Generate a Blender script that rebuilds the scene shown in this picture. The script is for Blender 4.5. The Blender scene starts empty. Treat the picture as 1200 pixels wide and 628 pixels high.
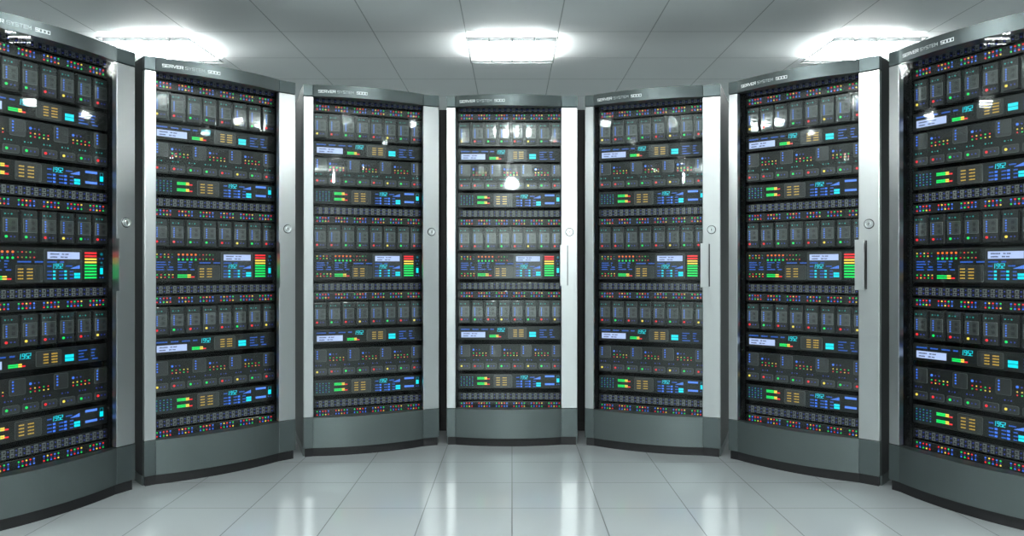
import bpy, math, random
from mathutils import Vector, Matrix
scene = bpy.context.scene
COL = scene.collection
PI = math.pi

# ------------------------------------------------------------------ materials
def new_mat(name):
    m = bpy.data.materials.new(name); m.use_nodes = True
    nt = m.node_tree
    for n in list(nt.nodes): nt.nodes.remove(n)
    out = nt.nodes.new('ShaderNodeOutputMaterial')
    return m, nt, out

def pbsdf(name, col, rough=.5, metal=0., coat=0., coat_rough=.03, spec=.5, noise=0., nscale=40., stretch=(1, 1, 1), aniso=0., coat_ior=1.5):
    m, nt, out = new_mat(name)
    b = nt.nodes.new('ShaderNodeBsdfPrincipled')
    b.inputs['Base Color'].default_value = (*col, 1)
    b.inputs['Roughness'].default_value = rough
    b.inputs['Metallic'].default_value = metal
    b.inputs['Specular IOR Level'].default_value = spec
    b.inputs['Coat Weight'].default_value = coat
    b.inputs['Coat Roughness'].default_value = coat_rough
    b.inputs['Coat IOR'].default_value = coat_ior
    b.inputs['Anisotropic'].default_value = aniso
    if noise > 0:
        tc = nt.nodes.new('ShaderNodeTexCoord'); mp = nt.nodes.new('ShaderNodeMapping')
        mp.inputs['Scale'].default_value = stretch
        nz = nt.nodes.new('ShaderNodeTexNoise'); nz.inputs['Scale'].default_value = nscale
        nz.inputs['Detail'].default_value = 3
        mr = nt.nodes.new('ShaderNodeMapRange')
        mr.inputs['To Min'].default_value = max(0, rough - noise); mr.inputs['To Max'].default_value = rough + noise
        nt.links.new(tc.outputs['Object'], mp.inputs['Vector']); nt.links.new(mp.outputs['Vector'], nz.inputs['Vector'])
        nt.links.new(nz.outputs['Fac'], mr.inputs['Value']); nt.links.new(mr.outputs['Result'], b.inputs['Roughness'])
    nt.links.new(b.outputs['BSDF'], out.inputs['Surface'])
    return m

def emit(name, col, strength=1., sample=False):
    m, nt, out = new_mat(name)
    b = nt.nodes.new('ShaderNodeBsdfPrincipled')
    b.inputs['Base Color'].default_value = (col[0] * .1, col[1] * .1, col[2] * .1, 1)
    b.inputs['Roughness'].default_value = .3
    b.inputs['Emission Color'].default_value = (*col, 1)
    b.inputs['Emission Strength'].default_value = strength
    nt.links.new(b.outputs['BSDF'], out.inputs['Surface'])
    try: m.cycles.emission_sampling = 'FRONT' if sample else 'NONE'
    except Exception: pass
    return m

def tile_mat(name, col, joint, size, x0, y0, jw, rough, coat=0., bump=.3, var=.03, coat_rough=.1):
    m, nt, out = new_mat(name)
    N = nt.nodes.new; L = nt.links.new
    tc = N('ShaderNodeTexCoord'); sep = N('ShaderNodeSeparateXYZ'); L(tc.outputs['Object'], sep.inputs[0])
    def math_(op, a, b=None):
        n = N('ShaderNodeMath'); n.operation = op
        for i, v in enumerate((a, b)):
            if v is None: continue
            if isinstance(v, (int, float)): n.inputs[i].default_value = v
            else: L(v, n.inputs[i])
        return n.outputs[0]
    ds, cells = [], []
    for ax, o0 in (('X', x0), ('Y', y0)):
        q = math_('DIVIDE', math_('SUBTRACT', sep.outputs[ax], o0), size)
        cells.append(math_('FLOOR', q))
        fr = math_('FRACT', math_('ADD', q, 50.5))
        ds.append(math_('MULTIPLY', math_('ABSOLUTE', math_('SUBTRACT', fr, .5)), size))
    d = math_('MINIMUM', ds[0], ds[1])
    mask = math_('LESS_THAN', d, jw / 2)
    comb = N('ShaderNodeCombineXYZ'); L(cells[0], comb.inputs[0]); L(cells[1], comb.inputs[1])
    wn = N('ShaderNodeTexWhiteNoise'); wn.noise_dimensions = '3D'; L(comb.outputs[0], wn.inputs['Vector'])
    mr = N('ShaderNodeMapRange'); mr.inputs['To Min'].default_value = 1 - var; mr.inputs['To Max'].default_value = 1 + var
    L(wn.outputs['Value'], mr.inputs['Value'])
    cm = N('ShaderNodeMix'); cm.data_type = 'RGBA'; cm.blend_type = 'MULTIPLY'; cm.inputs['Factor'].default_value = 1
    cm.inputs['A'].default_value = (*col, 1); L(mr.outputs[0], cm.inputs['B'])
    jm = N('ShaderNodeMix'); jm.data_type = 'RGBA'; L(mask, jm.inputs['Factor'])
    L(cm.outputs['Result'], jm.inputs['A']); jm.inputs['B'].default_value = (*joint, 1)
    b = N('ShaderNodeBsdfPrincipled'); L(jm.outputs['Result'], b.inputs['Base Color'])
    b.inputs['Roughness'].default_value = rough
    b.inputs['Coat Weight'].default_value = coat; b.inputs['Coat Roughness'].default_value = coat_rough
    bp = N('ShaderNodeBump'); bp.inputs['Strength'].default_value = bump; bp.inputs['Distance'].default_value = .002; bp.invert = True
    L(mask, bp.inputs['Height']); L(bp.outputs[0], b.inputs['Normal'])
    L(b.outputs[0], out.inputs['Surface'])
    return m

def glass_mat(name, f0=.011, tint=(.95, .975, .97)):
    m, nt, out = new_mat(name)
    N = nt.nodes.new; L = nt.links.new
    g = N('ShaderNodeNewGeometry'); dot = N('ShaderNodeVectorMath'); dot.operation = 'DOT_PRODUCT'
    L(g.outputs['Normal'], dot.inputs[0]); L(g.outputs['Incoming'], dot.inputs[1])
    def math_(op, a, b=None):
        n = N('ShaderNodeMath'); n.operation = op; n.use_clamp = False
        for i, v in enumerate((a, b)):
            if v is None: continue
            if isinstance(v, (int, float)): n.inputs[i].default_value = v
            else: L(v, n.inputs[i])
        return n.outputs[0]
    c = math_('ABSOLUTE', dot.outputs['Value'])
    p5 = math_('POWER', math_('SUBTRACT', 1., c), 5.)
    f = math_('ADD', math_('MULTIPLY', p5, 1 - f0), f0)
    t = N('ShaderNodeBsdfTransparent'); t.inputs['Color'].default_value = (*tint, 1)
    gl = N('ShaderNodeBsdfGlossy'); gl.inputs['Roughness'].default_value = .015
    mx = N('ShaderNodeMixShader'); L(f, mx.inputs[0]); L(t.outputs[0], mx.inputs[1]); L(gl.outputs[0], mx.inputs[2])
    L(mx.outputs[0], out.inputs['Surface'])
    return m

M = {}
M['steel'] = pbsdf('brushed_steel', (.45, .468, .468), .30, 1., noise=.05, nscale=6, stretch=(60, 60, .6))
M['lid'] = pbsdf('grey_metal', (.062, .075, .076), .38, .85, noise=.05, nscale=60)
M['lidcap'] = pbsdf('grey_metal_cap', (.068, .085, .087), .40, .85, noise=.05, nscale=60)
M['base'] = pbsdf('grey_base_metal', (.098, .118, .118), .36, .85, noise=.05, nscale=60)
M['basecap'] = pbsdf('grey_base_cap', (.080, .098, .099), .38, .85, noise=.05, nscale=60)
M['black'] = pbsdf('black_paint', (.005, .005, .0055), .4, spec=.2)
M['inner'] = pbsdf('black_inner', (.010, .010, .011), .22)
M['kick'] = pbsdf('black_plinth', (.006, .006, .007), .5, spec=.25)
M['plinth'] = pbsdf('grey_plinth', (.10, .12, .12), .4, .6)
M['glass'] = glass_mat('door_glass')
M['plate'] = pbsdf('faceplate', (.0095, .0096, .0095), .34, .0, coat=.45, coat_rough=.035, spec=.2)
M['plate2'] = pbsdf('inset_plate', (.014, .0142, .014), .32, .0, coat=1., coat_rough=.03)
M['module_plate'] = pbsdf('module_plate', (.034, .0344, .034), .3, .0, coat=1., coat_rough=.05, coat_ior=2.1)
M['rim'] = pbsdf('plate_rim', (.055, .058, .058), .35, .0, coat=.6)
M['module'] = pbsdf('module_face', (.014, .0142, .014), .30, .0, coat=1., coat_rough=.03, coat_ior=1.5, spec=.25)
M['socket'] = pbsdf('socket_grey', (.13, .132, .128), .4)
M['hole'] = pbsdf('socket_hole', (.004, .004, .004), .4)
M['chrome'] = pbsdf('chrome', (.82, .84, .84), .15, 1.)
M['keyhole_and_shade'] = pbsdf('keyhole_and_shade', (.02, .02, .02), .4)
M['letters'] = pbsdf('white_print', (.85, .88, .88), .4)
M['letters_thin'] = pbsdf('pale_print', (.55, .60, .60), .4)
M['lcd_ink'] = pbsdf('lcd_ink', (.05, .06, .12), .5)
LED = dict(
    R=((1., .02, .03), 1.), G=((.0, .80, .12), 1.), Y=((1., .72, .08), 1.), B=((.05, .20, 1.), .9),
    b=((.035, .07, .75), .42), T=((.0, .55, .50), .55), C=((.0, .72, .86), 1.), O=((1., .17, .02), 1.),
    A=((.80, .48, .06), .8), L=((.50, .60, .95), .85), t=((.02, .12, .65), .8), W=((.10, .26, 1.), .9),
    g=((.0, .25, .08), .6), r=((.45, .02, .02), .7), y=((.55, .36, .06), .6), D=((.0, .25, .32), .6))
for k, (c, s) in LED.items(): s = s * .76; M[k] = emit('light_' + {'R': 'red', 'G': 'green', 'Y': 'yellow', 'B': 'blue', 'b': 'dim_blue', 'T': 'teal', 'C': 'cyan', 'O': 'orange', 'A': 'amber', 'L': 'lcd', 't': 'text_blue', 'W': 'bar_blue', 'g': 'dim_green', 'r': 'dim_red', 'y': 'dim_yellow', 'D': 'dim_cyan'}[k], c, s)

# ------------------------------------------------------------------ mesh builder
class MB:
    def __init__(s): s.v = []; s.f = []; s.m = []; s.mats = []
    def mi(s, m):
        if m not in s.mats: s.mats.append(m)
        return s.mats.index(m)
    def add(s, vs, fs, m):
        o = len(s.v); k = s.mi(m); s.v += vs
        for f in fs: s.f.append([i + o for i in f]); s.m.append(k)
    def box(s, x0, x1, y0, y1, z0, z1, m):
        vs = [(x, y, z) for x in (x0, x1) for y in (y0, y1) for z in (z0, z1)]
        s.add(vs, [(0, 1, 3, 2), (4, 6, 7, 5), (0, 4, 5, 1), (2, 3, 7, 6), (0, 2, 6, 4), (1, 5, 7, 3)], m)
    def prism_y(s, pts, y0, y1, m):            # outline in x,z (counter-clockwise seen from -y), front at y0
        n = len(pts)
        vs = [(x, y0, z) for x, z in pts] + [(x, y1, z) for x, z in pts]
        fs = [list(range(n)), list(range(2 * n - 1, n - 1, -1))]
        for i in range(n):
            j = (i + 1) % n; fs.append((i, i + n, j + n, j))
        s.add(vs, fs, m)
    def prism_z(s, pts, z0, z1, m):            # outline in x,y counter-clockwise from above
        n = len(pts)
        vs = [(x, y, z0) for x, y in pts] + [(x, y, z1) for x, y in pts]
        fs = [list(range(n - 1, -1, -1)), list(range(n, 2 * n))]
        for i in range(n):
            j = (i + 1) % n; fs.append((i, j, j + n, i + n))
        s.add(vs, fs, m)
    def disc(s, x, z, r, y0, y1, m, n=10):
        s.prism_y([(x + r * math.cos(2 * PI * i / n + PI / n), z + r * math.sin(2 * PI * i / n + PI / n)) for i in range(n)], y0, y1, m)
    def rrect(s, x0, x1, z0, z1, r, y0, y1, m, n=3):
        pts = []
        for cx, cz, a0 in ((x1 - r, z0 + r, -PI / 2), (x1 - r, z1 - r, 0), (x0 + r, z1 - r, PI / 2), (x0 + r, z0 + r, PI)):
            for i in range(n + 1):
                a = a0 + PI / 2 * i / n; pts.append((cx + r * math.cos(a), cz + r * math.sin(a)))
        s.prism_y(pts, y0, y1, m)
    def ring(s, x0, x1, z0, z1, w, y0, y1, m):
        s.box(x0, x1, y0, y1, z0, z0 + w, m); s.box(x0, x1, y0, y1, z1 - w, z1, m)
        s.box(x0, x0 + w, y0, y1, z0 + w, z1 - w, m); s.box(x1 - w, x1, y0, y1, z0 + w, z1 - w, m)
    def stroke(s, pts, w, y0, y1, m, fy=None):
        for a, b in zip(pts[:-1], pts[1:]):
            a = Vector(a); b = Vector(b); d = (b - a)
            if d.length < 1e-9: continue
            d.normalize(); p = Vector((-d.y, d.x)) * w / 2; e = d * w / 2
            q = [a - e - p, b + e - p, b + e + p, a - e + p]
            n0 = len(s.v)
            s.prism_y([(v.x, v.y) for v in q], y0, y1, m)
    def build(s, name, parent=None, bevel=0., smooth=False):
        me = bpy.data.meshes.new(name); me.from_pydata(s.v, [], s.f)
        for k in s.mats: me.materials.append(M[k])
        me.polygons.foreach_set('material_index', s.m)
        if smooth: me.polygons.foreach_set('use_smooth', [True] * len(s.f))
        me.update()
        o = bpy.data.objects.new(name, me); COL.objects.link(o)
        if parent is not None: o.parent = parent
        if bevel > 0:
            b = o.modifiers.new('bevel', 'BEVEL'); b.width = bevel; b.segments = 2; b.limit_method = 'ANGLE'
        return o

def empty(name, loc=(0, 0, 0), rz=0., parent=None):
    o = bpy.data.objects.new(name, None); COL.objects.link(o)
    o.location = loc; o.rotation_euler = (0, 0, rz); o.empty_display_size = .1
    if parent is not None: o.parent = parent
    return o

def tag(o, label, cat, group=None):
    o['label'] = label; o['category'] = cat
    if group: o['group'] = group
    return o

KIDS = {}
def copy_tree(o, parent=None):
    c = o.copy(); COL.objects.link(c)
    if parent is not None: c.parent = parent
    for ch in KIDS.get(o.name, ()): copy_tree(ch, c)
    return c
def note_kids(o):
    stack = [o]
    while stack:
        q = stack.pop(); k = list(q.children); KIDS[q.name] = k; stack += k

# ------------------------------------------------------------------ the setting
CAM_Z = 1.065; CEIL = CAM_Z + 1.532
def struct(name, mb, **kw):
    o = mb.build(name, **kw); o['kind'] = 'structure'; return o
M['floor'] = tile_mat('floor_tiles', (.30, .325, .33), (.06, .068, .07), .3872, 0., 4.049, .0042, .28, coat=1., bump=.25, var=.02, coat_rough=.09)
M['ceil'] = tile_mat('ceiling_tiles', (.88, .91, .91), (.45, .48, .48), .6, .3, 4.784, .0068, .6, bump=.6, var=.012)
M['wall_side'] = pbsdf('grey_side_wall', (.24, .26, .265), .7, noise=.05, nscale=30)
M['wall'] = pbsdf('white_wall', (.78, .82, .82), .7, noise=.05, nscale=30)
XW, YB, YF = 4.2, 7.8, -4.6
b = MB(); b.box(-XW, XW, YF, YB, -.1, 0, 'floor'); struct('floor', b)
# ceiling: slabs leaving openings for the recessed lights
LIGHTS = [(0, 5.084), (-2.4, 5.084), (2.4, 5.084), (0, 2.684), (-2.4, 2.684), (2.4, 2.684), (0, .884), (-2.4, .884), (2.4, .884), (0, -2.116), (-2.4, -2.116), (2.4, -2.116)]
b = MB()
ys = [YF, -2.416, -1.816, .584, 1.184, 2.384, 2.984, 4.784, 5.384, YB]; xs = [-XW, -2.7, -2.1, -.3, .3, 2.1, 2.7, XW]
for j in range(9):
    if j % 2 == 0: b.box(-XW, XW, ys[j], ys[j + 1], CEIL, CEIL + .12, 'ceil')
    else:
        for i in range(0, 7, 2): b.box(xs[i], xs[i + 1], ys[j], ys[j + 1], CEIL, CEIL + .12, 'ceil')
struct('ceiling', b)
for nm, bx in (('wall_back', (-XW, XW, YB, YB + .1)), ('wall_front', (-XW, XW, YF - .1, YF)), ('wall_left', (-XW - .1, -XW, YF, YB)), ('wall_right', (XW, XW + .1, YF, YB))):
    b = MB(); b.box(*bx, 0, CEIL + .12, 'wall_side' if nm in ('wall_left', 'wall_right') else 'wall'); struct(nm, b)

# ------------------------------------------------------------------ ceiling lights
M['tube'] = emit('tube_light', (.94, 1., .99), 195., True)
M['louvre'] = pbsdf('louvre_satin', (.14, .15, .15), .35)
M['tray'] = pbsdf('tray_white', (.92, .94, .94), .4)
def make_light():
    r = empty('ceiling_light')
    b = MB()                                     # tray: open below
    w, h = .298, .095
    b.box(-w, w, -w, w, h - .005, h, 'tray')
    b.box(-w, w, -w, -w + .006, 0, h - .005, 'tray'); b.box(-w, w, w - .006, w, 0, h - .005, 'tray')
    b.box(-w, -w + .006, -w + .006, w - .006, 0, h - .005, 'tray'); b.box(w - .006, w, -w + .006, w - .006, 0, h - .005, 'tray')
    b.build('tray', r)
    b = MB()
    for sx in (-1, 1):
        b.box(sx * w - .003, sx * w + .003, -w, w, -.040, -.035, 'louvre'); b.box(-w, w, sx * w - .003, sx * w + .003, -.040, -.035, 'louvre')
    for i in range(1, 4): 
        x = -w + 2 * w * i / 4; b.box(x - .002, x + .002, -w + .006, w - .006, -.040, -.018, 'louvre')
    for i in range(1, 9):
        y = -w + 2 * w * i / 9; b.box(-w + .006, w - .006, y - .0015, y + .0015, -.040, -.020, 'louvre')
    b.build('louvre', r)
    for i in range(4):
        x = .80 * (-w + 2 * w * (i + .5) / 4)
        b = MB(); n = 8
        pts = [(x + .012 * math.cos(2 * PI * k / n), -.023 + .012 * math.sin(2 * PI * k / n)) for k in range(n)]
        b.prism_y(pts, -w + .07, w - .07, 'tube'); b.build('tube', r)
    return r
L0 = make_light(); note_kids(L0)
lab = ['recessed louvred ceiling light glowing above the central rack', 'recessed louvred ceiling light at upper left, above the second rack from the left',
       'recessed louvred ceiling light at upper right, above the second rack from the right']
for rw in ('over the arc of racks', 'almost straight above the viewer', 'in the row behind the viewer'):
    for sd in ('middle', 'left', 'right'): lab.append(f'recessed louvred ceiling light {rw}, {sd} one of its row')
for i, (x, y) in enumerate(LIGHTS):
    o = L0 if i == 0 else copy_tree(L0)
    o.location = (x, y, CEIL); tag(o, lab[i], 'ceiling light', 'recessed louvred ceiling lights')

M['globe'] = emit('globe_light', (.95, 1., .99), 600., True)
g = empty('globe_lamp', (0, -2.75, CEIL)); tag(g, 'round white globe lamp hanging from the ceiling facing the racks', 'lamp')
b = MB(); n = 20
b.prism_z([(.05 * math.cos(2 * PI * i / n), .05 * math.sin(2 * PI * i / n)) for i in range(n)], -.02, 0, 'chrome')
b.prism_z([(.008 * math.cos(2 * PI * i / 8), .008 * math.sin(2 * PI * i / 8)) for i in range(8)], -.10, -.02, 'chrome')
b.build('stem', g)
b = MB(); vs, fs = [], []
for i in range(1, 10):
    for j in range(16):
        a, c = PI * i / 10, 2 * PI * j / 16
        vs.append((.085 * math.sin(a) * math.cos(c), .085 * math.sin(a) * math.sin(c), -.18 + .085 * math.cos(a)))
for i in range(8):
    for j in range(16):
        fs.append((i * 16 + j, (i + 1) * 16 + j, (i + 1) * 16 + (j + 1) % 16, i * 16 + (j + 1) % 16))
fs.append(tuple(range(16))); fs.append(tuple(8 * 16 + 15 - j for j in range(16)))
b.add(vs, fs, 'globe'); b.build('globe', g, smooth=True)

# ------------------------------------------------------------------ racks
W2, H, DEP = .394, 2.1, .90
XL, XR = -.340, .2965          # inner edges of the door stiles
SAG = .045
_c = (XL + XR) / 2; _h = (XR - XL) / 2; _R = (_h * _h + SAG * SAG) / (2 * SAG)
def bow(x):
    if x <= XL or x >= XR: return 0.
    return math.sqrt(max(0, _R * _R - (x - _c) ** 2)) - (_R - SAG)
ARC = [XL + (XR - XL) * i / 28 for i in range(29)]
LETTER = {
    'S': [[(1, 1), (0, 1), (0, .5), (1, .5), (1, 0), (0, 0)]], 'E': [[(1, 1), (0, 1), (0, 0), (1, 0)], [(0, .5), (.9, .5)]],
    'R': [[(0, 0), (0, 1), (1, 1), (1, .45), (0, .45)], [(.5, .45), (1, 0)]], 'V': [[(0, 1), (.5, 0), (1, 1)]],
    'Y': [[(0, 1), (.5, .5), (1, 1)], [(.5, .5), (.5, 0)]], 'T': [[(0, 1), (1, 1)], [(.5, 1), (.5, 0)]],
    'M': [[(0, 0), (0, 1), (.5, .35), (1, 1), (1, 0)]], '5': [[(1, 1), (0, 1), (0, .52), (1, .52), (1, 0), (0, 0)]],
    '0': [[(0, 0), (0, 1), (1, 1), (1, 0), (0, 0)]]}
def write(mb, text, x0, x1, z0, h, w, m):
    n = len(text); pitch = (x1 - x0) / n; lw = pitch * .76
    for i, ch in enumerate(text):
        for pl in LETTER[ch]:
            pts = []
            for a, c in zip(pl[:-1], pl[1:]):
                pts = [(x0 + i * pitch + lw * a[0], z0 + h * a[1]), (x0 + i * pitch + lw * c[0], z0 + h * c[1])]
                k = len(mb.v)
                mb.stroke(pts, w, -.0012, .0004, m)
                for q in range(k, len(mb.v)):
                    X, Y, Z = mb.v[q]; mb.v[q] = (X, Y - bow(X), Z)

def make_rack():
    r = empty('server_rack')
    # carcass
    for s, x0, x1 in ((-1, -W2 + .001, -W2 + .014), (1, W2 - .014, W2 - .001)):
        b = MB(); b.box(x0, x1, .034, DEP, .05, 2.085, 'black'); b.build('side_panel', r)
        b = MB(); b.box(x0 - (.001 if s < 0 else 0), x1 + (.001 if s > 0 else 0), .034, DEP, 0, .047, 'plinth'); b.build('side_plinth', r)
    b = MB(); b.box(-W2 + .014, W2 - .014, DEP - .012, DEP, .05, 2.085, 'black'); b.build('rear_panel', r)
    b = MB(); b.box(-W2, W2, .034, DEP, 2.085, H - .002, 'black'); b.build('roof_panel', r)
    b = MB(); b.box(-W2 + .014, W2 - .014, .05, DEP - .012, .155, .170, 'inner'); b.build('floor_tray', r)
    for x0, x1 in ((-W2 + .014, -.336), (.317, W2 - .014)):
        b = MB(); b.box(x0, x1, .085, .135, .17, 2.07, 'inner')
        for k in range(46):
            z = .2 + k * .04; xx = x1 - .018 if x0 < 0 else x0 + .018
            b.box(xx - .004, xx + .004, .0845, .0855, z, z + .008, 'hole')
        b.build('mounting_rail', r)
    # lid : middle follows the bowed door, caps are flat
    z0, z1 = 2.034, H
    b = MB(); b.prism_z([(x, -bow(x)) for x in ARC] + [(XR, .034), (XL, .034)], z0, z1, 'lid'); ld = b.build('lid', r)
    for x0, x1 in ((-W2, XL - .001), (XR + .001, W2)):
        b = MB(); b.box(x0, x1, 0, .034, z0, z1, 'lidcap'); b.build('lid_cap', r, bevel=.003)
    b = MB()
    F = 4.41 / 865
    write(b, 'SERVER', (538.6 - 600) * F, (557.2 - 600) * F, 2.0565, .0135, .0024, 'letters')
    write(b, 'SYSTEM', (558.6 - 600) * F, (577.0 - 600) * F, 2.0565, .0135, .0014, 'letters_thin')
    write(b, '5000', (579.6 - 600) * F, (592.0 - 600) * F, 2.0565, .0135, .0024, 'letters')
    b.build('lettering', ld)
    # base panel and kick plinth
    z0, z1 = .049, .2195
    b = MB(); b.prism_z([(x, -bow(x)) for x in ARC] + [(XR, .034), (XL, .034)], z0, z1, 'base'); b.build('base_panel', r)
    for x0, x1 in ((-W2, XL - .0005), (XR + .0005, W2)):
        b = MB(); b.box(x0, x1, 0, .034, z0, z1, 'basecap'); b.build('base_cap', r, bevel=.002)
    b = MB(); b.prism_z([(-W2 + .008, .012)] + [(x, -bow(x) + .012) for x in ARC] + [(W2 - .008, .012), (W2 - .008, .034), (-W2 + .008, .034)], 0, .049, 'kick'); b.build('kick_plinth', r)
    # door
    d = empty('door', parent=r)
    z0, z1 = .2225, 2.031
    for x0, x1 in ((-W2 + .001, XL), (XR, W2 - .001)):
        b = MB(); b.box(x0, x1, 0, .032, z0, z1, 'steel'); b.build('stile', d, bevel=.0025)
    b = MB()
    xs = [XL + .0005 + (XR - XL - .001) * i / 40 for i in range(41)]
    n = len(xs)
    for off, flip in ((.002, False), (.007, True)):      # front and back faces keep vertices of their own
        vs = [(x, -bow(x) + off, z) for z in (z0, z1) for x in xs]
        fs = [(k, k + 1, n + k + 1, n + k) for k in range(n - 1)]
        b.add(vs, [f[::-1] for f in fs] if flip else fs, 'glass')
    nf = len(b.f)
    for z, up in ((z0, False), (z1, True)):
        vs = [(x, -bow(x) + o_, z) for o_ in (.002, .007) for x in xs]
        fs = [(k, k + 1, n + k + 1, n + k) for k in range(n - 1)]
        b.add(vs, fs if up else [f[::-1] for f in fs], 'glass')
    for x in (xs[0], xs[-1]):
        q = [(x, -bow(x) + .002, z0), (x, -bow(x) + .007, z0), (x, -bow(x) + .007, z1), (x, -bow(x) + .002, z1)]
        b.add(q, [(0, 1, 2, 3)] if x > 0 else [(3, 2, 1, 0)], 'glass')
    gp = b.build('glass_pane', d)
    for k, p in enumerate(gp.data.polygons): p.use_smooth = k < nf
    lx, lz = .3455, 1.281
    b = MB(); n = 24
    ro = [(lx + .022 * math.cos(2 * PI * i / n), lz + .022 * math.sin(2 * PI * i / n)) for i in range(n)]
    ri = [(lx + .0155 * math.cos(2 * PI * i / n), lz + .0155 * math.sin(2 * PI * i / n)) for i in range(n)]
    vs = [(x, 0, z) for x, z in ro] + [(x, -.009, lz + (z - lz) * .93) if False else (lx + (x - lx) * .93, -.009, lz + (z - lz) * .93) for x, z in ro] + [(x, -.009, z) for x, z in ri] + [(x, -.004, z) for x, z in ri]
    fs = []
    for i in range(n):
        j = (i + 1) % n
        for k in range(3): fs.append((k * n + i, (k + 1) * n + i, (k + 1) * n + j, k * n + j)[::-1])
    fs.append([3 * n + i for i in range(n)])
    b.add(vs, fs, 'chrome'); b.disc(lx, lz, .010, -.008, -.003, 'chrome', 16)
    b.box(lx - .0018, lx + .0018, -.0083, -.0075, lz - .0065, lz + .0065, 'keyhole_and_shade')
    b.disc(lx, lz, .0248, -.0008, -.0002, 'keyhole_and_shade', 24)
    lk = b.build('lock', d); lk['label'] = 'chrome round lock'
    hz0, hz1 = .957, 1.204
    b = MB(); b.box(.288, .330, -.030, -.024, hz0, hz1, 'steel'); b.box(.288, .294, -.024, -.0005, hz0, hz1, 'steel'); b.box(.330, .3365, -.0015, -.0003, hz0 + .003, hz1 - .003, 'keyhole_and_shade')  # dark strip paints the gap shadow beside the handle plate onto the stile
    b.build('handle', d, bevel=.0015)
    return r

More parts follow.
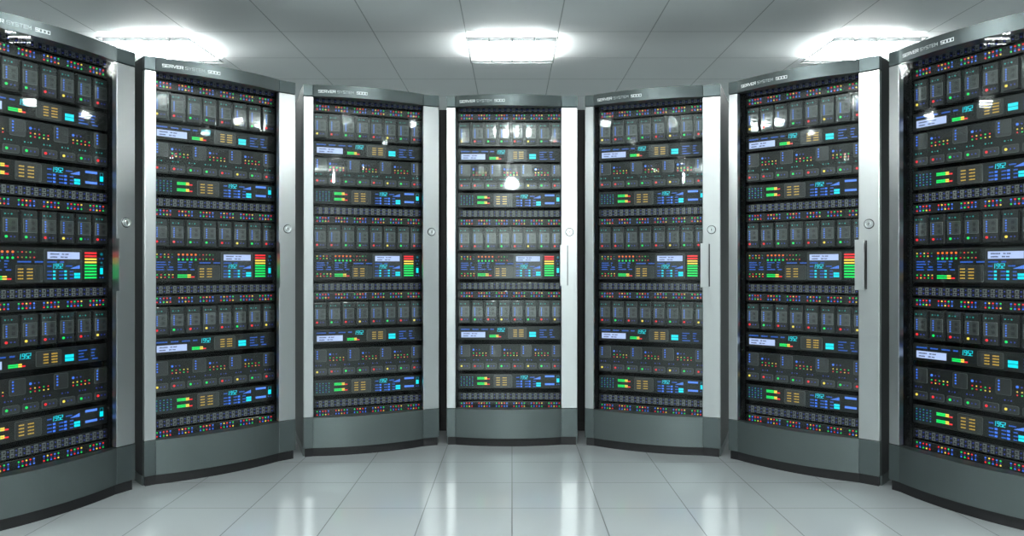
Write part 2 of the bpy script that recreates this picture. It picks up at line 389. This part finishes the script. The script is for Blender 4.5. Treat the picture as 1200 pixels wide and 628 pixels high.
# ------------------------------------------------------------------ units
P = 4.528 / 865                # metres per pixel at the units' faces
EY = .088                      # depth of the faceplates behind the door plane
UX0, UX1 = -.330, .311
class Unit:
    """positions in px of the central rack: x from 600, y down from the unit's top"""
    def __init__(s, name, hp):
        s.r = empty(name); s.h = hp * P; s.hp = hp
    def x(s, px): return (px - 600) * P
    def z(s, py): return s.h - py * P
    def led(s, mb, px, py, d, m, out=.0016, base=0.):
        mb.disc(s.x(px), s.z(py), d * P / 2, -base - out, -base + .001, m, 8)
    def bar(s, mb, x0, x1, y0, y1, m, out=.0014, base=0.):
        mb.box(s.x(x0), s.x(x1), -base - out, -base + .001, s.z(y1), s.z(y0), m)
    def words(s, mb, x0, x1, y, h, m, seed=0, base=0., words=None):
        rnd = random.Random(seed * 7919 + int(x0 * 10)); x = x0
        spans = words or [(x0, x1)]
        for a, c in spans:
            x = a
            while x < c - .25:
                w = min(rnd.uniform(.7, 1.0), c - x)
                q = rnd.uniform(0, .22) * h
                s.bar(mb, x, x + w, y - h / 2 + q, y + h / 2, m, .0008, base); x += w + .16
    def panel(s, dep=.55, m='plate', r=.004):
        b = MB(); b.box(UX0 + .012, UX1 - .012, .006, dep, .002, s.h - .002, 'inner'); b.build('chassis', s.r)
        b = MB(); b.rrect(UX0, UX1, 0, s.h, r, 0, .006, m, 2); s.face = b.build('faceplate', s.r, bevel=.0012)
    def inset(s, name, x0, x1, y0, y1, parent=None, m='plate2', rad=1.3):
        b = MB()
        b.rrect(s.x(x0), s.x(x1), s.z(y1), s.z(y0), rad * P, -.0022, .001, 'rim', 3)
        i = .35
        b.rrect(s.x(x0 + i), s.x(x1 - i), s.z(y1 - i), s.z(y0 + i), (rad - i) * P, -.0027, -.0015, m, 3)
        return b.build(name, parent or s.r)
    def clock(s, x0, x1, y0, y1, base=0.):
        b = MB(); seg = {'1': 'bc', '9': 'abcdfg', '5': 'acdfg', '2': 'abged'}
        w = (x1 - x0) / 4.3; t = .38
        hh = y1 - y0
        xs = [x0 - .42 * w, x0 + w, x0 + 2.3 * w, x0 + 3.35 * w]
        for ch, X in zip('1952', xs):
            lw = w * .74
            L = {'a': ((0, 0), (1, 0)), 'b': ((1, 0), (1, .5)), 'c': ((1, .5), (1, 1)), 'd': ((0, 1), (1, 1)), 'e': ((0, .5), (0, 1)), 'f': ((0, 0), (0, .5)), 'g': ((0, .5), (1, .5))}
            for k in seg[ch]:
                (ax, ay), (bx, by) = L[k]
                sl = lambda yy: (1 - yy) * .35
                b.stroke([(s.x(X + lw * ax + sl(ay)), s.z(y0 + hh * ay)), (s.x(X + lw * bx + sl(by)), s.z(y0 + hh * by))], t * P, -.0012 - base, .001 - base, 'C')
        for f in (.3, .7):
            b.disc(s.x(x0 + 2.13 * w + (1 - f) * .3), s.z(y0 + hh * f), .3 * P, -.0012 - base, .001 - base, 'C', 6)
        return b.build('clock_digits', s.r)
    def lcd(s, x0, x1, y0, y1, base=0.):
        b = MB(); b.box(s.x(x0 - .4), s.x(x1 + .4), -.0016 - base, .001 - base, s.z(y1 + .4), s.z(y0 - .4), 'hole')
        b.box(s.x(x0), s.x(x1), -.0022 - base, -.0010 - base, s.z(y1), s.z(y0), 'L')
        o = b.build('lcd_screen', s.r)
        h = y1 - y0; b = MB(); w = x1 - x0
        for q, (k, sp) in enumerate(((.3, [(.08, .36), (.44, .52), (.54, .66)]), (.72, [(.08, .30), (.40, .49), (.52, .62)]))):
            for a, c in sp: s.words(b, x0 + w * a, x0 + w * c, y0 + h * k, h * .2, 'lcd_ink', q + 3, .0018 + base)
        b.build('screen_text', o)
    def keys(s, x0, x1, y0, y1, cx, base=.0024):
        pl = s.inset('key_plate', x0, x1, y0, y1)
        b = MB(); h = y1 - y0
        for i in range(4):
            yy = y0 + h * (.24 + .185 * i)
            for (a, c) in cx:
                n = 4; w = (c - a) / n
                for k in range(n): s.bar(b, a + k * w, a + k * w + w * .8, yy - .42 - (.12 if k % 2 else 0), yy + .42, 'A', .0006, base)
        b.build('amber_text', pl)
    def level(s, x0, ys, dx=1.05, n=(8, 3, 3), last_short=True, name='level_meter'):
        b = MB()
        for r_, y in enumerate(ys):
            k = 0
            for cnt, m in zip(n, 'GYR'):
                for i in range(cnt):
                    if not (m == 'R' and r_ % 2 == 0 and last_short):
                        s.bar(b, x0 + k * dx, x0 + k * dx + dx * .84, y - .58, y + .58, m)
                    k += 1
        return b.build(name, s.r)

def led_strip():
    u = Unit('indicator_panel', 8.4); u.panel()
    cl = ['GBRRB RBGYR', 'RYRGB BBYRB', 'GRYRB BGRBB', 'BYRBG RGBRY', 'BRGRY GBRBG', 'GRGBR RBYRG']
    for c, s in enumerate(cl):
        b = MB()
        for r_, row in enumerate(s.split()):
            for k, m in enumerate(row): u.led(b, 540.9 + c * 20.45 + k * 3.06, 2.1 + r_ * 3.75, 1.4, m)
        for k in range(5): u.led(b, 540.9 + c * 20.45 + k * 3.06, 4.0, .9, 'b')
        b.build('indicator_lights', u.r)
    return u
def port_panel():
    u = Unit('patch_panel', 8.1); u.panel()
    for row in (2.25, 5.85):
        b = MB(); p = MB()
        for k in range(18):
            x = 544.3 + k * 6.4
            b.box(u.x(x - 1.45), u.x(x + 1.45), -.0045, .001, u.z(row + 1.45), u.z(row - 1.45), 'socket')
            b.box(u.x(x - .85), u.x(x + .85), -.0050, -.004, u.z(row + .85), u.z(row - .75), 'hole')
            u.led(p, x - 3.15, row, 1.05, 'b', .0047)
        u.led(p, 656.3, row, 1.05, 'b', .0047); u.bar(p, 538.5, 658.8, row - .35, row + .35, 'plate', .0041)
        o = b.build('socket_row', u.r); p.build('pilot_lights', u.r)
    return u
def drive_bay(cols):
    u = Unit('drive_bay', 27.6)
    b = MB(); b.box(UX0, UX1, .012, .55, .001, u.h - .001, 'inner'); b.build('chassis', u.r)
    for k, c in enumerate(cols):
        x0 = 537.9 + 15.6 * k
        b = MB(); b.rrect(u.x(x0), u.x(x0 + 12.3), u.z(26.3), u.z(.9), .003, 0, .013, 'module', 2)
        mo = b.build('drive_module', u.r, bevel=.001)
        b = MB(); b.box(u.x(x0 + .5), u.x(x0 + 11.8), -.0016, .001, u.z(18.9), u.z(7.6), 'socket'); b.box(u.x(x0 + .75), u.x(x0 + 11.55), -.002, -.001, u.z(18.65), u.z(7.85), 'module_plate')
        for y in (11., 15.6):
            b.rrect(u.x(x0 + 7.0), u.x(x0 + 9.8), u.z(y + 1.35), u.z(y - 1.35), .003, -.0024, -.0015, 'hole', 2)
        b.build('socket_plate', mo)
        b = MB()
        for dx, d in ((2.1, 1.2), (4.7, .6), (7.2, 1.2)): u.led(b, x0 + dx, 4.3, d, 'T')
        b.build('link_lights', mo)
        b = MB()
        for i in range(5): u.led(b, x0 + 3.0, 9.4 + 2.05 * i, 1.2, 'B' if i != 1 else 'W', .0012, .002)
        b.build('activity_lights', mo)
        b = MB()
        for dx in (6.7, 9.6): u.led(b, x0 + dx, 22.6, 1.1, 'b')
        b.build('pilot_lights', mo)
        b = MB(); u.led(b, x0 + 3.0, 22.6, 2.25, c, .002); b.build('status_light', mo)
    return u
def lcd_unit():
    u = Unit('display_server', 15.6); u.panel()
    b = MB(); u.words(b, 540, 580, 3.5, 1.3, 't', 5, words=[(540.2, 550.4), (553.6, 560.6), (564.1, 572.), (574.6, 578.7)]); b.build('label_text', u.r)
    u.lcd(540.6, 568.6, 6.6, 12.9)
    u.clock(582.4, 591.6, 2.2, 6.2)
    u.level(573.6, (10.6, 12.1 + .1), .98)
    u.keys(595.4, 617.0, 1.3, 14.2, ((601.6, 605.9), (608.3, 613.7)))
    b = MB()
    for y in (7.9, 11.0): u.bar(b, 620.3, 628.0, y - 1.3, y + 1.3, 'C')
    b.build('cyan_bars', u.r)
    b = MB()
    for i, (a, c) in enumerate(((632.5, 640.2), (632.5, 637.), (632.5, 637.6), (632.5, 641.))): u.words(b, a, c, 4.4 + i * 2.7, 1.05, 't', i)
    for i, (a, c) in enumerate(((644., 648.), (644., 647.3), (644., 647.3), (645., 650.2))): u.words(b, a, c, 4.4 + i * 2.7, 1.05, 't', i + 9)
    b.build('status_text', u.r)
    return u
def switch_unit(cols):
    u = Unit('switch_unit', 30.2); u.panel()
    for k, (a, c) in enumerate(((538.3, 551.), (574.3, 587.2), (610.6, 623.), (646.8, 658.8))):
        p = u.inset('touch_pad', a, c, .8, 14.2)
        b = MB()
        for i in range(4): u.led(b, a + 2.7, 2.9 + 2.5 * i, 1.5, 'B', .0012, .0026)
        b.build('pad_lights', p)
    mx = ['GRGYY RYRGR', 'RYRGR GRGYY', 'YYGRG RGRYR']
    for k, s in enumerate(mx):
        x0 = 554.9 + 36.3 * k; b = MB()
        u.led(b, x0, 6.2, 2.2, 'B'); u.led(b, x0 + 3.4, 6.2, 1.2, 'b'); u.led(b, x0 + 6.8, 6.2, 1.2, 'b')
        for r_, row in enumerate(s.split()):
            for i, m in enumerate(row): u.led(b, x0 + i * 3.65, 10.2 + 2.7 * r_, 1.15, {'G': 'g', 'R': 'r', 'Y': 'y'}[m] if False else m)
        b.build('light_matrix', u.r)
    for k in range(8):
        x0 = 539.8 + 15.6 * k; b = MB()
        for dx, d in ((0, 1.2), (2.7, .6), (5.0, 1.2)): u.led(b, x0 + dx, 18.2, d, cols[1])
        b.build('link_lights', u.r)
    for k, c in enumerate(cols[0]):
        x0 = 538. + 15.6 * k; x1 = min(x0 + 13., 658.9)
        p = u.inset('push_button', x0, x1, 21.9, 28.6)
        b = MB(); u.led(b, x0 + 2.9, 25.3, 2.3, c, .0016, .0026); b.build('status_light', p)
        b = MB()
        for dx in (6.4, 9.6):
            u.led(b, x0 + dx, 25.3, 1.15, 'b', .0012, .0026)
        b.build('pilot_lights', p)
    return u
def data_block(u, x0, y0, base, cdot):
    """clock with its labels, signal ramp and cyan bars; x0,y0 of the block's top left"""
    b = MB()
    u.words(b, x0, x0 + 3.6, y0 + 1.1, 1.1, 't', 2, base); u.words(b, x0 + 16, x0 + 21.6, y0 + .9, 1.1, 't', 4, base)
    for r_ in range(3):
        y = y0 + 5.6 + 3.0 * r_
        for q, xx in enumerate((0, 10.2, 19.6)): u.words(b, x0 + xx, x0 + xx + (3.9 if q < 2 else 3.2), y, 1.1, 't', r_ + q, base)
    b.build('label_text', u.r)
    b = MB()
    for r_ in range(3):
        for xx in (5.9, 15.7): u.bar(b, x0 + xx - 1.05, x0 + xx + 1.05, y0 + 4.8 + 3 * r_, y0 + 6.4 + 3 * r_, cdot, .0014, base)
    b.build('indicator_lights', u.r)
    u.clock(x0 + 4.6, x0 + 13.4, y0 - .8, y0 + 2.9, base)
    b = MB()
    for i in range(7): u.bar(b, x0 + 20.2 + i * 1.2, x0 + 21.1 + i * 1.2, y0 + 3.1 - .2 - .43 * i, y0 + 3.3, 'W', .0012, base)
    b.build('signal_ramp', u.r)
    b = MB()
    for y in (8.1, 10.7): u.bar(b, x0 + 23.4, x0 + 28.7, y0 + y - 1.05, y0 + y + 1.05, 'C', .0014, base)
    b.build('cyan_bars', u.r)
def meter_unit():
    u = Unit('meter_unit', 16.7); u.panel()
    b = MB()
    for c in range(5):
        for r_ in range(5):
            u.led(b, 540.6 + 3.3 * c, 3.6 + 2.35 * r_, 1.15, 'T' if (c + r_) % 2 == 0 else 'b')
    b.build('light_grid', u.r)
    u.level(559.4, (4.2, 5.7)); u.level(559.4, (10.5, 12.0))
    u.keys(578.6, 600.2, .9, 15.7, ((581.6, 586.), (588.8, 594.)))
    data_block(u, 605., 2.9, 0., 'B')
    b = MB()
    for y in (2.7, 11.9): u.bar(b, 638.6, 649.6, y - 1., y + 1., 'W')
    b.build('blue_bars', u.r)
    b = MB(); u.bar(b, 652.2, 655.4, 5.2, 9.8, 'C'); b.build('level_bar', u.r)
    b = MB()
    u.bar(b, 652.2, 655.4, 2.0, 2.5, 'D'); u.bar(b, 652.2, 652.7, 2.5, 4.6, 'D'); u.bar(b, 654.9, 655.4, 2.5, 4.6, 'D')
    for x in (652.6, 655.): u.led(b, x, 12.2, 1., 't')
    b.build('bar_marks', u.r)
    return u
def control_unit():
    u = Unit('control_unit', 30.0); u.panel()
    s = 8.889; X = lambda c: 530 + c / s; Y = lambda c: (c - 62) / s
    b = MB()
    for r_, row in enumerate(('YBYRg', 'GRGYb')):
        for k, m in enumerate(row): u.led(b, X(97 + 31 * k), Y(97 + 23 * r_), 1.25, m)
    b.build('light_matrix', u.r)
    b = MB()
    for k in range(5):
        xx = X(275 + 36 * k)
        u.led(b, xx, Y(97), 2.0, 'O'); u.led(b, xx, Y(118), 1.0, 'b'); u.led(b, xx, Y(140), 2.0, 'G')
    b.build('light_matrix', u.r)
    b = MB()
    for r_, row in enumerate(('grygG'.replace('G', 'g'), 'rygyr')):
        for k, m in enumerate(row): u.led(b, X(455 + 29 * k), Y(97 + 39 * r_), 1.2, {'g': 'G', 'r': 'R', 'y': 'Y'}[m] if (k + r_) % 2 else m)
    b.build('light_matrix', u.r)
    b = MB()
    for i, ln in enumerate((((92, 165), (190, 208)), ((92, 172), (190, 200)), ((92, 150), (195, 232)), ((92, 155), (185, 232)))):
        for a, c in ln: u.words(b, X(a), X(c), Y(163 + 21.5 * i), 1.15, 't', i)
    for i, ln in enumerate((((268, 338), (362, 392)), ((268, 308), (362, 382)), ((268, 305), (362, 380)), ((268, 345), (372, 410)))):
        for a, c in ln: u.words(b, X(a), X(c), Y(163 + 21.5 * i), 1.15, 't', i + 5)
    for a, c in ((452, 548), (575, 635)): u.words(b, X(a), X(c), Y(168), 1.25, 't', 11)
    b.build('status_text', u.r)
    b = MB()
    for r_, row in enumerate(('GRGYY', 'RYRGR')):
        for k, m in enumerate(row): u.led(b, X(98 + 32 * k), Y(272 + 22 * r_), 1.25, m)
    b.build('light_matrix', u.r)
    u.level(X(266), (Y(276), Y(293)), 1.16)
    u.keys(X(438), X(632), Y(192), Y(318), ((X(452), X(492)), (X(516), X(560))))
    u.inset('readout_plate', X(642), X(936), Y(72), Y(318), m='plate2')
    u.lcd(X(664), X(914), Y(92), Y(146), .0026)
    b = MB()
    for a, c in ((664, 735), (758, 795)): u.words(b, X(a), X(c), Y(168), 1.2, 't', 3, .0026)
    b.build('label_text', u.r)
    data_block(u, X(664), Y(190), .0026, 'C')
    b = MB()
    for i, m in enumerate('RRYYGGGGG'): u.bar(b, X(960), X(1058), Y(96 + 24.3 * i) - .75, Y(96 + 24.3 * i) + .75, m)
    b.build('level_bars', u.r)
    b = MB(); u.bar(b, X(1088), X(1112), Y(214), Y(264), 'C'); b.build('level_bar', u.r)
    b = MB(); u.led(b, X(1100), Y(104), 2.6, 'D'); u.led(b, X(1100), Y(172), 1.8, 'D')
    u.bar(b, X(1088), X(1112), Y(200), Y(205), 'D')
    for y in (140, 290):
        for x in (1088, 1112): u.led(b, X(x), Y(y), 1.1, 't')
    b.build('bar_marks', u.r)
    return u

KIND = dict(
    LS=('strip of coloured indicator lights', 'indicator panel', 'indicator light panels in the racks'),
    PP=('patch panel with two socket rows', 'patch panel', 'patch panels in the racks'),
    DB=('bay of eight drive modules', 'drive bay', 'drive bays in the racks'),
    LU=('server with lit text screen at left', 'server', 'display servers in the racks'),
    SU=('server with pads above push buttons', 'server', 'switch units in the racks'),
    MU=('server with twin level meters', 'server', 'meter units in the racks'),
    CU=('tall server with green-to-red level bars', 'server', 'control units in the racks'))
ROWS = [('PP', 123.3, None), ('LS', 133.1, None), ('DB', 143.1, 'YRGGRYGR'), ('LU', 174., None), ('SU', 192.2, ('RRGGRYGR', 'T')), ('MU', 226.2, None),
        ('PP', 246.4, None), ('LS', 256.4, None), ('DB', 265.9, 'RRGGRYGR'), ('CU', 296.9, None), ('PP', 331., None), ('LS', 341.2, None),
        ('DB', 351.6, 'RGRYRGRY'), ('LU', 382.3, None), ('SU', 403.5, ('YRGGRYGR', 'b')), ('MU', 438.2, None), ('PP', 460.1, None), ('LS', 470.2, None)]
MAKE = dict(LS=lambda v: led_strip(), PP=lambda v: port_panel(), DB=drive_bay, LU=lambda v: lcd_unit(), SU=switch_unit, MU=lambda v: meter_unit(), CU=lambda v: control_unit())
ORD = {1: [''], 2: ['upper', 'lower'], 3: ['top', 'middle', 'bottom'], 4: ['topmost', 'second from top', 'third from top', 'bottom']}
RACKNAME = ['leftmost rack', 'second rack from left', 'third rack from left', 'central rack', 'third rack from right', 'second rack from right', 'rightmost rack']
RACKLAB = ['silver-framed black server rack cut off by the left edge of the photo', 'second rack from the left, silver frame and bowed glass door, angled right',
           'third rack from the left, beside the central one, turned slightly right', 'central server rack facing straight out, between two angled racks',
           'third rack from the right, beside the central one, turned slightly left', 'second rack from the right, silver frame and bowed glass door, angled left',
           'silver-framed black server rack cut off by the right edge of the photo']
RR, STEP = 2.208, math.radians(21.35)
rack0 = make_rack(); note_kids(rack0)
protos = {}
total = {}
for t, _, _ in ROWS: total[t] = total.get(t, 0) + 1
for i in range(7):
    th = (3 - i) * STEP
    px, py = -RR * math.sin(th), 4.44 - RR + RR * math.cos(th)
    r = rack0 if i == 0 else copy_tree(rack0)
    r.location = (px, py, 0); r.rotation_euler = (0, 0, th)
    tag(r, RACKLAB[i], 'server rack', 'server racks standing in an arc')
    seen = {}
    for t, y, v in ROWS:
        key = (t, str(v))
        if key not in protos:
            u = MAKE[t](v); note_kids(u.r); protos[key] = u; o = u.r
        else:
            u = protos[key]; o = copy_tree(u.r)
        zb = CAM_Z + (314 - y) * P - u.h
        o.location = (px - math.sin(th) * EY, py + math.cos(th) * EY, zb); o.rotation_euler = (0, 0, th)
        k = seen.get(t, 0); seen[t] = k + 1
        q = ORD[total[t]][k]
        desc, cat, grp = KIND[t]
        if t == 'DB' : q = q
        label = f"{desc}, {q} one in the {RACKNAME[i]}" if q else f"{desc}, in the {RACKNAME[i]}"
        tag(o, label, cat, grp)

# ------------------------------------------------------------------ blanking panels in the two gaps beside the central rack
for s, side in ((-1, 'left'), (1, 'right')):
    t = empty('blanking_panel', (s * .49, 4.83, 0)); tag(t, f'narrow black panel closing the gap just {side} of the central rack', 'panel', 'black panels closing the rack gaps')
    b = MB(); b.box(-.092, .092, 0, .012, .058, 2.1, 'black'); b.build('panel_sheet', t)
    b = MB(); b.box(-.092, .092, .002, .012, 0, .058, 'kick'); b.build('kick_plate', t)

# ------------------------------------------------------------------ camera, world, view
cam = bpy.data.cameras.new('camera'); co = bpy.data.objects.new('camera', cam); COL.objects.link(co)
co.location = (0, 0, CAM_Z); co.rotation_euler = (PI / 2, 0, 0)
cam.sensor_fit = 'HORIZONTAL'; cam.sensor_width = 36; cam.lens = 865 / 1200 * 36; cam.clip_start = .05
scene.camera = co
w = bpy.data.worlds.new('world'); scene.world = w; w.use_nodes = True
w.node_tree.nodes['Background'].inputs[0].default_value = (.8, .9, .9, 1); w.node_tree.nodes['Background'].inputs[1].default_value = .2
vs = scene.view_settings
vs.view_transform = 'Standard'; vs.look = 'None'; vs.exposure = .6; vs.gamma = 1.; vs.use_curve_mapping = False
c = scene.cycles
c.use_denoising = True; c.max_bounces = 8; c.diffuse_bounces = 6; c.glossy_bounces = 5; c.transmission_bounces = 6; c.transparent_max_bounces = 16
c.caustics_reflective = False; c.caustics_refractive = False; c.sample_clamp_indirect = 10.; c.use_adaptive_sampling = False; c.denoising_prefilter = 'ACCURATE'; c.denoising_input_passes = 'RGB_ALBEDO_NORMAL'; c.blur_glossy = .3
